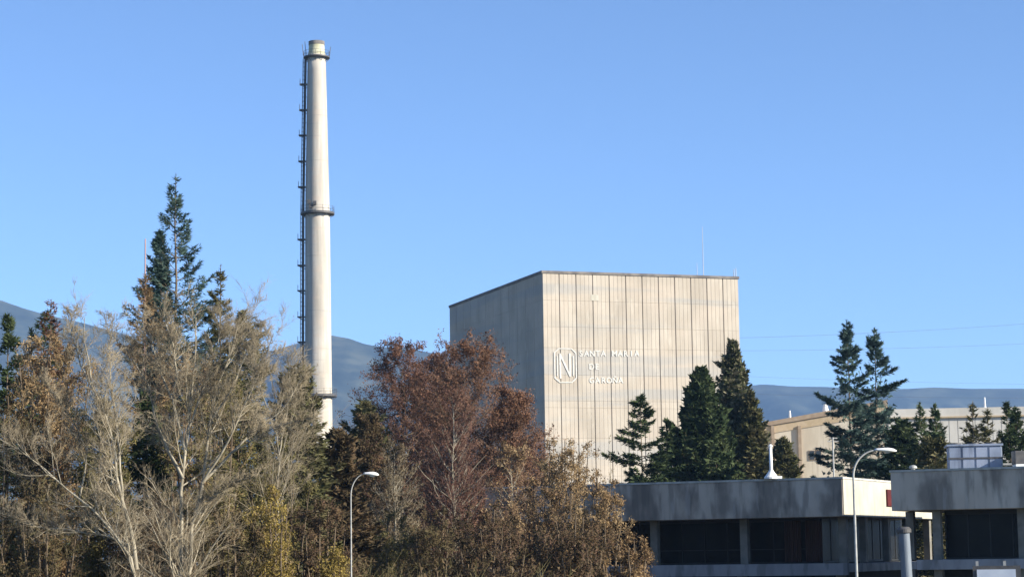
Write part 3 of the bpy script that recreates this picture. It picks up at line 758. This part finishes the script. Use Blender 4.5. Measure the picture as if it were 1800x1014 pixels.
def conifer(name, label, px, py, Y, hw_px, py_hw, mleaf, mbark, seed, group=None, power=.85, droop=-.08, upc=.10, nb=300, spr=34, sl=.42, sw=.13, irr=.25, minr=.0, dens_core=0.0, low=.12, cat='tree', lean=0.0, rmax=None):
    rng = np.random.default_rng(seed)
    tip = at(px, py, Y); H = tip.z; base = (tip.x-lean*H, Y, 0)
    zq = at(px, py_hw, Y).z; Rr = hw_px*Y/F_PX; tq = zq/H
    R0 = Rr/max(1e-3, (1-tq)**power)
    def pf(t):
        v = R0*(1-t)**power; m_ = rmax or 1e3; return v/(1+(v/m_)**3)**(1/3)
    root = empty(name, base, 0, label, cat, group)
    K = 10; zz = np.linspace(0, H, K); tp = np.stack([lean*zz+rng.normal(0, .04, K), rng.normal(0, .04, K), zz], -1)[None]
    wood = [tubes(tp, (np.linspace(max(.07, H*.0075), .015, K))[None], 8, rng)]
    t = low+(1-low)*np.sort(rng.uniform(0, 1, nb)**1.05)*.985
    az = rng.uniform(0, 2*math.pi, nb)
    sect = 1+irr*(np.sin(az*2+t*19+seed)*.5+np.sin(az*3-t*31)*.35+rng.normal(0, .45, nb))
    L = np.clip(pf(t)*np.clip(sect, .35, 1.6), .12, None)+minr*(1-t)
    L = np.where(t < low+.1, L*.85, L)
    el = np.radians(np.interp(t, [0, .5, .85, 1], [-8, 2, 24, 62]) + rng.normal(0, 7, nb)) + droop
    d = np.stack([np.cos(az)*np.cos(el), np.sin(az)*np.cos(el), np.sin(el)], -1)
    pos = np.stack([lean*H*t, 0*t, H*t], -1)
    P1 = grow(pos, d, L, 6, .05, upc, rng); R1 = taper(np.clip(L*.014, .012, .08), 6, .25)
    wood.append(tubes(P1, R1, 3, rng))
    spr *= .72; sl *= 1.1; sw *= 1.12
    n = np.maximum(4, (spr*L/ L.mean())).astype(int); bi = np.repeat(np.arange(nb), n); s = rng.uniform(.12, 1.02, len(bi))**.8
    f = np.clip(s, 0, .999)*5; i = f.astype(int); A, B = P1[bi, i], P1[bi, i+1]; tan = nrm(B-A); p = A+(B-A)*(f-i)[:, None]
    side = nrm(np.cross(tan, np.array([0, 0, 1.]))); sg_ = rng.choice([-1, 1], len(bi))[:, None]
    fw = rng.uniform(.25, 1.1, len(bi))[:, None]
    dl = nrm(tan*fw+side*sg_*.9+np.array([0, 0, -.12])+rng.normal(0, .22, p.shape))
    ll = (np.minimum(L[bi]*.34, 1.1)*(1.08-s)+.05)*rng.uniform(0, 1, len(bi))
    p = p+dl*ll[:, None]+rng.normal(0, .04, p.shape)
    sz = sl*rng.uniform(.6, 1.35, len(bi))
    parts = [leaves(p, dl, sz, sz*sw/sl*rng.uniform(.7, 1.4, len(bi)), rng), leaves(p, nrm(dl+rng.normal(0, .35, dl.shape)), sz*.9, sz*sw/sl, rng)]
    if dens_core:
        m = int(dens_core); tc = rng.uniform(low, .97, m); rr = pf(tc)*rng.uniform(.2, .8, m); ac = rng.uniform(0, 6.283, m)
        pc = np.stack([lean*H*tc+np.cos(ac)*rr, np.sin(ac)*rr, H*tc], -1); parts.append(leaves(pc, rng.normal(size=pc.shape), np.full(m, sl*1.2), np.full(m, sl*.6), rng))
    # leader
    tl = rng.uniform(.93, 1.0, 60); pl = np.stack([lean*H*tl, 0*tl, H*tl], -1); parts.append(leaves(pl, rng.normal(0, .5, pl.shape)+np.array([0, 0, .7]), np.full(60, sl*.7), np.full(60, sw*.7), rng))
    V, Q, Tt = join(wood); link('trunk', np_mesh('trunk', V, Q, Tt, smooth=True), M[mbark], root)
    V, Q, Tt = join(parts); link('crown', np_mesh('crown', V, Q, Tt), M[mleaf], root)
    return root

GC = 'conifers behind the office roof'
# --- conifers behind the near buildings (right half)
conifer('spruce_tree', 'ragged dark spruce alone against the foot of the concrete block', 1125, 698, 205, 52, 838, 'needles_dark', 'brown_bark', 101, GC, .62, nb=130, spr=170, irr=.35, upc=.05, droop=-.2, sl=.40, sw=.12)
conifer('spruce_tree', 'small spruce squeezed between the ragged spruce and the cypress', 1172, 738, 212, 26, 845, 'needles_dark', 'brown_bark', 102, GC, .6, nb=220, spr=36, irr=.3, sl=.5, sw=.2)
conifer('cypress_tree', 'dense dark cone-shaped cypress in front of the concrete block', 1232, 650, 214, 76, 838, 'needles_dark', 'brown_bark', 103, GC, .66, nb=650, spr=64, irr=.16, upc=.16, droop=.25, sl=.5, sw=.26, dens_core=3500)
conifer('cypress_tree', 'brownish cone-laden cypress at the right corner of the concrete block', 1288, 600, 222, 54, 790, 'needles_cone', 'brown_bark', 104, GC, .70, nb=620, spr=62, irr=.34, upc=.16, droop=.3, sl=.5, sw=.26, dens_core=2600)
conifer('cypress_tree', 'low olive cypress right of the cone-laden one', 1318, 690, 219, 36, 830, 'needles_olive', 'brown_bark', 105, GC, .6, nb=420, spr=52, irr=.25, upc=.12, droop=.2, sl=.5, sw=.26, dens_core=1500)
conifer('conifer_bush', 'rounded green conifer bush behind the white flue', 1376, 778, 208, 34, 838, 'needles_olive', 'brown_bark', 106, GC, .5, nb=300, spr=46, irr=.2, upc=.1, droop=.3, sl=.45, sw=.24, dens_core=900)
conifer('cedar_tree', 'left and taller of the two blue-green cedars', 1488, 563, 232, 47, 730, 'needles_blue', 'brown_bark', 107, 'cedars by the beige hall', .78, nb=135, spr=300, irr=.45, upc=.06, droop=-.06, sl=.42, sw=.09, rmax=5.6, dens_core=700)
conifer('cedar_tree', 'right and slightly lower of the two blue-green cedars', 1536, 576, 236, 48, 730, 'needles_blue', 'brown_bark', 108, 'cedars by the beige hall', .80, nb=135, spr=300, irr=.45, upc=.06, droop=-.06, sl=.42, sw=.09, rmax=5.6, dens_core=700)
conifer('spruce_tree', 'small green spruce with thin tip in front of the pale hall wing', 1617, 708, 200, 27, 800, 'needles_green', 'brown_bark', 109, GC, 1.0, nb=260, spr=44, irr=.35, sl=.38, sw=.12, rmax=2.6)
conifer('spruce_tree', 'green spruce beside the thin-tipped one, nearer the plant box', 1643, 710, 203, 27, 800, 'needles_green', 'brown_bark', 110, GC, 1.0, nb=260, spr=44, irr=.35, sl=.38, sw=.12, rmax=2.6)
conifer('spruce_tree', 'sparse spruce behind the left half of the blue-grey plant box', 1709, 708, 196, 16, 775, 'needles_olive', 'brown_bark', 111, GC, .9, nb=200, spr=30, irr=.45, sl=.45, sw=.12, rmax=1.7)
conifer('spruce_tree', 'thin spruce behind the middle of the plant box', 1735, 720, 198, 16, 775, 'needles_olive', 'brown_bark', 112, GC, .9, nb=200, spr=30, irr=.4, sl=.45, sw=.12, rmax=1.7)
conifer('spruce_tree', 'leaning spruce tip behind the right end of the plant box', 1768, 706, 195, 16, 775, 'needles_dark', 'brown_bark', 113, GC, .8, nb=200, spr=36, irr=.4, sl=.4, sw=.12, rmax=1.8, lean=-.03)
conifer('spruce_tree', 'darkest stubby spruce behind the plant box and extractor', 1784, 716, 199, 16, 765, 'needles_dark', 'brown_bark', 114, GC, .6, nb=240, spr=44, irr=.3, sl=.4, sw=.15, rmax=2.2)
conifer('conifer_bush', 'dark shrub low between the cedars and the wing roof', 1585, 742, 210, 40, 825, 'needles_dark', 'brown_bark', 115, GC, .55, nb=340, spr=46, irr=.3, sl=.45, sw=.24, dens_core=800)
conifer('conifer_bush', 'olive shrub directly left of the blue-grey plant box', 1640, 775, 190, 34, 825, 'needles_olive', 'brown_bark', 116, GC, .5, nb=300, spr=46, irr=.3, sl=.42, sw=.24, dens_core=800)
# --- conifers of the left half
GL_ = 'conifers among the bare trees'
conifer('spruce_tree', 'tall open blue spruce rising above the pale bare tree', 309, 306, 122, 60, 485, 'needles_blue', 'brown_bark', 120, GL_, .88, nb=115, spr=150, irr=.22, upc=.15, droop=-.14, sl=.25, sw=.05, rmax=5, low=.5)
conifer('spruce_tree', 'thin young spruce tucked against the tall blue one', 281, 405, 124, 27, 500, 'needles_blue', 'brown_bark', 121, GL_, .7, nb=110, spr=130, irr=.3, upc=.13, sl=.26, sw=.06, rmax=2.0, low=.5)
conifer('conifer_tree', 'brown-green conifer with bare candle tip in the pale crown', 388, 466, 116, 20, 545, 'needles_olive', 'brown_bark', 122, GL_, .7, nb=220, spr=110, irr=.35, sl=.22, sw=.06, rmax=3.2)
conifer('conifer_tree', 'olive conifer filling the right side of the pale crown', 430, 548, 118, 50, 700, 'needles_olive', 'brown_bark', 123, GL_, .5, nb=260, spr=110, irr=.35, sl=.24, sw=.07, rmax=3.4, dens_core=1500)
conifer('conifer_tree', 'rusty conifer close under the thin red mast', 256, 486, 114, 30, 560, 'leaf_tan', 'brown_bark', 124, GL_, .6, nb=170, spr=80, irr=.4, sl=.2, sw=.05, rmax=2)
conifer('conifer_tree', 'very dark conifer at the far end of the left treetops', 16, 552, 106, 30, 640, 'needles_dark', 'brown_bark', 125, GL_, .6, nb=160, spr=120, irr=.3, sl=.22, sw=.06, rmax=2.8)
conifer('conifer_tree', 'dark conifer with rust-red tip above the tan bush', 90, 528, 110, 34, 620, 'leaf_rust', 'brown_bark', 126, GL_, .7, nb=150, spr=80, irr=.45, sl=.2, sw=.05, rmax=2.4)
conifer('conifer_tree', 'dark green conifer just behind the rust-tipped one', 78, 548, 113, 36, 640, 'needles_dark', 'brown_bark', 127, GL_, .6, nb=150, spr=110, irr=.4, sl=.22, sw=.06, rmax=2.6)
conifer('conifer_tree', 'dark conifer in the gap between the two pale bare trees', 258, 690, 104, 34, 800, 'needles_dark', 'brown_bark', 128, GL_, .6, nb=300, spr=40, irr=.4, sl=.3, sw=.1, rmax=2.0)
conifer('conifer_tree', 'shaggy olive conifer touching the foot of the chimney', 522, 650, 128, 48, 760, 'needles_olive', 'brown_bark', 129, GL_, .5, nb=460, spr=46, irr=.45, sl=.34, sw=.13, rmax=2.6, dens_core=700)
conifer('conifer_tree', 'dull brown shaggy conifer between chimney foot and rust trees', 592, 762, 134, 44, 850, 'leaf_dim', 'brown_bark', 130, GL_, .5, nb=400, spr=46, irr=.45, sl=.36, sw=.15, rmax=2.4, dens_core=900)
conifer('conifer_tree', 'olive conifer rising behind the small street lamp', 642, 708, 160, 48, 810, 'needles_olive', 'brown_bark', 131, GL_, .6, nb=380, spr=46, irr=.4, sl=.4, sw=.16, rmax=3, dens_core=800)
p = at(255, 500, 119); mast('thin_mast', 'thin faded red mast left of the tall blue spruce', (p.x, p.y, 0), at(255, 420, 119).z, .07, mat('faded_red_paint', [(.35,.20,.18),(.45,.30,.27)], 1), 'mast')

# --- pale bare trees in front
rngS = np.random.default_rng(7)
def hero(label, Y, base_px, stems_px, cfg, seed, bm='pale_bark', tm='grey_twig', lm=None, depth=2.2, group='pale bare trees', name='bare_tree'):
    b = at(base_px, 1010, Y); base = (b.x, Y, float(gz(b.x, Y)))
    st = []
    for pts, r in stems_px:
        q = px_stem(pts, Y, base, depth, rngS)
        if pts[0][1] > 1000: q[0] = [q[0][0]*.25, 0, -.1] if False else [q[0][0], 0, -.1]
        st.append((q, r*.78))
    return broadleaf(name, label, base, st, cfg, M[bm], M[tm], M[lm] if lm else None, seed, group=group)
cfgA = dict(tip=.16, l1=dict(n=30, t0=.2, a=(25, 60), len=.20, fall=.5, up=.09, wob=.12), l2=dict(n=9, a=(25, 58), len=.48, up=.08),
            l3=dict(n=9, a=(22, 60), len=.45, up=.16), l4=dict(n=3, len=.65), r2=.0075, r3=.0055, r4=.0045)
hero('large pale bare tree with two trunks before the blue spruce', 91, 322, [
    ([(316,1030),(318,1008),(320,940),(322,886),(322,841),(326,796),(331,755),(338,690),(344,620),(348,590),(346,556)], .17),
    ([(331,1030),(333,1000),(336,955),(341,918),(350,870),(355,849),(362,800),(372,740),(380,682),(400,637),(414,600),(420,566)], .16),
    ([(355,849),(380,822),(408,796),(430,772),(453,751),(490,726),(512,700),(530,660)], .085),
    ([(408,796),(440,776),(480,752),(526,739),(548,735)], .05),
    ([(326,796),(316,750),(302,702),(310,661),(305,600),(295,585),(287,550)], .09),
    ([(322,841),(300,800),(286,771),(270,720),(261,673),(240,640),(226,620),(212,588)], .08),
    ([(355,849),(400,780),(430,715),(455,650),(470,620),(480,588)], .075),
    ([(331,755),(352,700),(370,640),(384,600),(387,548)], .07),
    ([(302,702),(280,650),(262,590),(254,580),(250,550)], .06),
    ([(372,740),(410,680),(436,610),(450,600),(457,570)], .06),
    ([(338,918),(360,880),(410,850),(450,835)], .045),
    ], cfgA, 31)
cfgB = dict(cfgA); cfgB['l1'] = dict(n=28, t0=.22, a=(24, 60), len=.21, fall=.55, up=.12, wob=.12)
hero('pale bare tree forking low and sweeping across the bushes', 86, 246, [
    ([(248,1030),(240,1000),(210,950),(180,910),(160,892),(139,877),(98,841),(70,815),(49,796),(12,775),(-20,762)], .12),
    ([(240,1000),(236,965),(225,920),(216,886),(208,850),(204,820),(200,775),(190,740),(180,714),(163,681),(156,650),(151,620),(148,585),(150,556)], .11),
    ([(216,886),(212,820),(205,750),(196,680),(192,610),(196,580),(201,553)], .07),
    ([(139,877),(150,830),(152,790),(130,740),(100,700),(80,660)], .055),
    ([(236,965),(200,945),(170,940),(120,930),(60,925),(0,900)], .06),
    ([(163,681),(140,640),(126,590),(123,575),(127,550)], .045),
    ], cfgB, 33)
cfgT = dict(cfgA); cfgT['l1'] = dict(n=16, t0=.35, a=(22, 45), len=.25, fall=.4, up=.12, wob=.10)
hero('thin grey bare tree fading against the sky left of the chimney', 108, 488, [
    ([(488,1030),(486,900),(490,800),(484,700),(477,650),(472,600)], .10),
    ([(490,800),(505,720),(510,670),(508,630)], .06), ([(484,760),(460,690),(447,640),(442,590)], .06)], cfgT, 35)

# --- leafy and twiggy trees, one conical trunk each
def env(H, R0, power, zlow):
    def f(pos, t, rng):
        a = np.clip((pos[:, 2]/H-zlow)/(1-zlow), 0, 1)
        return (R0*(1-a)**power*np.minimum(1, .55+a*2.2)+.25)*rng.uniform(.6, 1.15, len(t))
    return f
def mound(name, label, px, py, Y, hw, cfg, bm, tm, lm, seed, power=.6, zlow=.1, nst=1, lean=0, group=None, cat='tree', rt=.14, spread=.25):
    """nst 1: one straight stem with side branches inside a cone; more: stems fanning out to an uneven dome"""
    tip = at(px, py, Y); H = tip.z; rng = np.random.default_rng(seed); R0 = hw*Y/F_PX
    base = (tip.x, Y, 0.0); st = []
    for k in range(nst):
        if nst == 1: u_, a = 0.04, 0.0
        else: u_ = math.sqrt((k+.2)/nst)*.92; a = k*2.4+seed
        hh = (H-min(1.35*R0, .7*H)*(1-math.sqrt(max(0, 1-u_*u_))))*(rng.uniform(.93, 1.02) if k else 1); s = R0*u_
        q = [[0, 0, -.1], [math.cos(a)*s*.3, math.sin(a)*s*.3, hh*.22], [math.cos(a)*s*.62, math.sin(a)*s*.62, hh*.5], [math.cos(a)*s*.88, math.sin(a)*s*.88, hh*.8], [math.cos(a)*s, math.sin(a)*s, hh*.99]]
        st.append((q, rt*(1 if k == 0 else .7)))
    c = dict(cfg); c['l1'] = dict(cfg['l1']); c['l1']['t0'] = zlow
    if nst > 1: c['l1']['n'] = cfg['l1']['n']
    def dome(pos, t, rng):
        a = np.clip((H-pos[:, 2])/(1.1*R0), 0, 1); return R0*(.26+.34*a)*rng.uniform(.35, 1.15, len(t))
    return broadleaf(name, label, base, st, c, M[bm], M[tm], M[lm] if lm else None, seed, cat, group, envelope=env(H, R0, power, zlow) if nst == 1 else dome)
cone = dict(tip=.10, l1=dict(n=190, a=(46, 80), len=1, up=.09, wob=.10), l2=dict(n=8, a=(28, 62), len=.36, up=.08), l3=dict(n=7, a=(25, 60), len=.5, up=.08), r2=.011, r3=.013, leaf=3, lsz=.145, law=.55, lsp=.12)
GR = 'rust-brown trees in the middle'
mound('larch_tree', 'purplish rust tree with twin tip, nearest to the chimney', 700, 606, 168, 165, cone, 'brown_bark', 'purple_twig', 'leaf_purple', 41, .52, .12, 1, group=GR, spread=.22)
mound('larch_tree', 'rust-red tree overlapping the shaded face of the block', 816, 606, 160, 200, cone, 'brown_bark', 'rust_twig', 'leaf_rust', 42, .50, .12, 1, group=GR, spread=.22)
mound('larch_tree', 'lower red-tinted tree at the bottom of the shaded block face', 895, 690, 156, 125, cone, 'brown_bark', 'rust_twig', 'leaf_rust', 43, .5, .1, 1, group=GR)
mound('larch_tree', 'purple-brown tree filling the notch between the two rust tips', 758, 632, 172, 130, cone, 'brown_bark', 'purple_twig', 'leaf_purple', 44, .5, .12, 1, group=GR)
mound('larch_tree', 'dull purple tree low beside the dark conifer and small lamp', 645, 735, 150, 70, cone, 'brown_bark', 'purple_twig', 'leaf_dim', 45, .5, .1, 1, group=GR)
# grey-twigged front trees of the middle
thin = dict(tip=.12, l1=dict(n=100, a=(38, 66), len=1, up=.10, wob=.10), l2=dict(n=8, a=(25, 55), len=.42, up=.08), l3=dict(n=7, a=(22, 55), len=.42, up=.12), l4=dict(n=1, len=.5), r2=.011, r3=.009, r4=.007, leaf=1, lsz=.12, lsp=.08)
GT = 'twiggy trees in the middle foreground'
mound('bare_tree', 'pale-trunked dull twiggy tree in the middle of the rust trees', 792, 690, 140, 105, thin, 'pale_bark', 'purple_twig', 'leaf_purple', 46, .45, .18, 1, group=GT, rt=.13)
mound('bare_tree', 'pale-stemmed twiggy tree below the red-tinted larch', 896, 790, 132, 82, thin, 'pale_bark', 'rust_twig', 'leaf_tan', 47, .42, .12, 1, group=GT)
mound('bare_tree', 'grey twiggy tree just right of the small street lamp', 690, 790, 146, 86, thin, 'pale_bark', 'grey_twig', 'leaf_dim', 48, .42, .12, 1, group=GT)
bushc = dict(tip=.2, l1=dict(n=19, a=(25, 62), len=1, up=.13, wob=.12), l2=dict(n=6, a=(25, 60), len=.48, up=.10), l3=dict(n=7, a=(25, 65), len=.55, up=.12), r2=.009, r3=.010, leaf=2, lsz=.115, law=.55, lsp=.10)
bushd = dict(bushc, l1=dict(n=26, a=(25, 62), len=1, up=.13, wob=.12), leaf=3)
GB = 'orange-brown bushes before the office'
B = lambda *a, **k: mound('bush', *a, cat='bush', **k)
B('tan twiggy bush poking up before the bright foot of the block', 988, 770, 124, 62, bushc, 'brown_bark', 'tan_twig', 'leaf_orange', 51, .5, .12, 9, group=GB, spread=.6)
B('tawny bush overlapping the left end of the office fascia', 1050, 836, 116, 52, bushc, 'brown_bark', 'tan_twig', 'leaf_orange', 52, .45, .1, 9, group=GB, spread=.6)
B('lowest russet bush in front of the first office column', 1108, 936, 110, 44, bushc, 'brown_bark', 'rust_twig', 'leaf_tan', 53, .45, .1, 9, group=GB, spread=.6)
B('brown bush between the tan bush and the pale-stemmed tree', 945, 846, 118, 66, bushc, 'brown_bark', 'rust_twig', 'leaf_tan', 54, .45, .1, 9, group=GB, spread=.6)
B('dark brown bush at the bottom beneath the tawny bush', 1010, 900, 108, 70, bushc, 'brown_bark', 'rust_twig', 'leaf_dim', 55, .4, .08, 9, group=GB, spread=.6)
B('dim brown bush under the pale-stemmed twiggy tree', 860, 892, 112, 75, bushc, 'brown_bark', 'rust_twig', 'leaf_dim', 56, .4, .08, 9, group=GB, spread=.6)
B('dim brown bush under the pale-trunked tree', 770, 900, 118, 75, bushc, 'brown_bark', 'olive_twig', 'leaf_dim', 57, .4, .08, 9, group=GB, spread=.6)
B('mixed green bush at the foot of the small lamp', 680, 905, 142, 66, bushc, 'brown_bark', 'olive_twig', 'leaf_olive', 58, .4, .08, 9, group=GB, spread=.6)
B('reddish brown bush left of the small lamp', 560, 872, 108, 60, bushc, 'brown_bark', 'rust_twig', 'leaf_dim', 59, .4, .08, 9, group=GB, spread=.6)
GO = 'tan and olive bushes at the left'
B('big tan bush below the rust-tipped conifer', 92, 588, 100, 88, bushd, 'brown_bark', 'tan_twig', 'leaf_tan', 61, .5, .12, 9, group=GO, spread=.7)
B('brown bush at the left edge under the very dark conifer', 10, 690, 98, 80, bushc, 'brown_bark', 'olive_twig', 'leaf_dim', 62, .45, .1, 9, group=GO, spread=.6)
B('ochre bush between the two pale bare trees', 175, 712, 97, 60, bushd, 'brown_bark', 'olive_twig', 'leaf_olive', 63, .45, .1, 9, group=GO, spread=.6)
B('golden brown bush behind the lower trunks of the large pale tree', 372, 660, 102, 88, bushd, 'brown_bark', 'tan_twig', 'leaf_olive', 64, .45, .12, 9, group=GO, spread=.6)
B('rusty bush in the middle of the pale crown', 330, 620, 106, 70, bushc, 'brown_bark', 'rust_twig', 'leaf_tan', 65, .45, .12, 9, group=GO, spread=.6)
B('dark brown bush low in the left foreground', 80, 840, 92, 95, bushc, 'brown_bark', 'olive_twig', 'leaf_dim', 66, .4, .08, 9, group=GO, spread=.6)
B('dim bush behind the forked pale trunk', 260, 850, 95, 85, bushc, 'brown_bark', 'rust_twig', 'leaf_dim', 67, .4, .08, 9, group=GO, spread=.6)
B('dark bush low between large pale tree and yellow shrub', 410, 900, 96, 70, bushc, 'brown_bark', 'olive_twig', 'leaf_dim', 68, .4, .08, 9, group=GO, spread=.6)
B('green-brown bush behind the yellow shrub', 480, 780, 112, 75, bushc, 'brown_bark', 'olive_twig', 'leaf_olive', 69, .45, .1, 9, group=GO, spread=.6)
yel = dict(bushc, leaf=2, lsz=.10, lsp=.14)
B('dull yellow willow shrub among the dark bushes', 484, 860, 97, 44, yel, 'brown_bark', 'tan_twig', 'leaf_yellow', 71, .35, .1, 7, group='yellow shrubs', spread=.5)
B('small yellow shrub near the foot of the small lamp', 590, 972, 97, 34, yel, 'brown_bark', 'tan_twig', 'leaf_yellow', 72, .35, .1, 7, group='yellow shrubs', spread=.5)
# bare sapling in front of the block
mound('bare_sapling', 'thin bare sapling against the bright foot of the block', 1071, 760, 150, 13, dict(thin, l1=dict(n=26, a=(20, 40), len=1, up=.2), leaf=0), 'pale_bark', 'grey_twig', None, 73, .5, .3, 1, rt=.07)

# --- thicket that closes the view between the trunks: one countless mass
def thicket():
    rng = np.random.default_rng(5); N = 2800
    Y = rng.uniform(96, 150, N); px = rng.uniform(-60, 1080, N); h = rng.uniform(2.0, 6.3, N)*np.where(px > 960, .72, 1)
    X = (px-900)/F_PX*Y*1.0; base = np.stack([X, Y, np.zeros(N)], -1); d = rng.normal(0, .28, (N, 3)); d[:, 2] = 1
    P = grow(base, d, h, 4, .2, .03, rng); Rr = taper(np.full(N, .025), 4, .25)
    parts = [tubes(P, Rr, 3, rng)]
    pos, d2, t, r, pi = spawn(P, Rr, 10, .1, 1, 25, 70, rng); l = h[pi]*.16*rng.uniform(.5, 1.5, len(t))
    e = pos+nrm(d2+np.array([0, 0, .2]))*l[:, None]; parts.append(cones(pos, e, np.full(len(pos), .010), rng))
    s = (pos+(e-pos)*rng.uniform(0, 1, (len(pos), 1))); s = np.repeat(s, 3, 0)+rng.normal(0, .16, (len(s)*3, 3)); sz = rng.uniform(.12, .34, len(s))
    root = empty('undergrowth', (0, 0, 0)); tag(root, 'dense brown winter thicket between the tree trunks', kind='stuff')
    V, Q, Tt = join(parts); tag(link('stems', np_mesh('stems', V, Q, Tt), M['olive_twig'], root), kind='stuff')
    V, Q = leaves(s, rng.normal(size=s.shape), sz, sz*.6, rng); tag(link('leaves', np_mesh('leaves', V, None, Q), M['leaf_dim'], root), kind='stuff')
thicket()
print('tris', sum(len(m.polygons) for m in bpy.data.meshes))
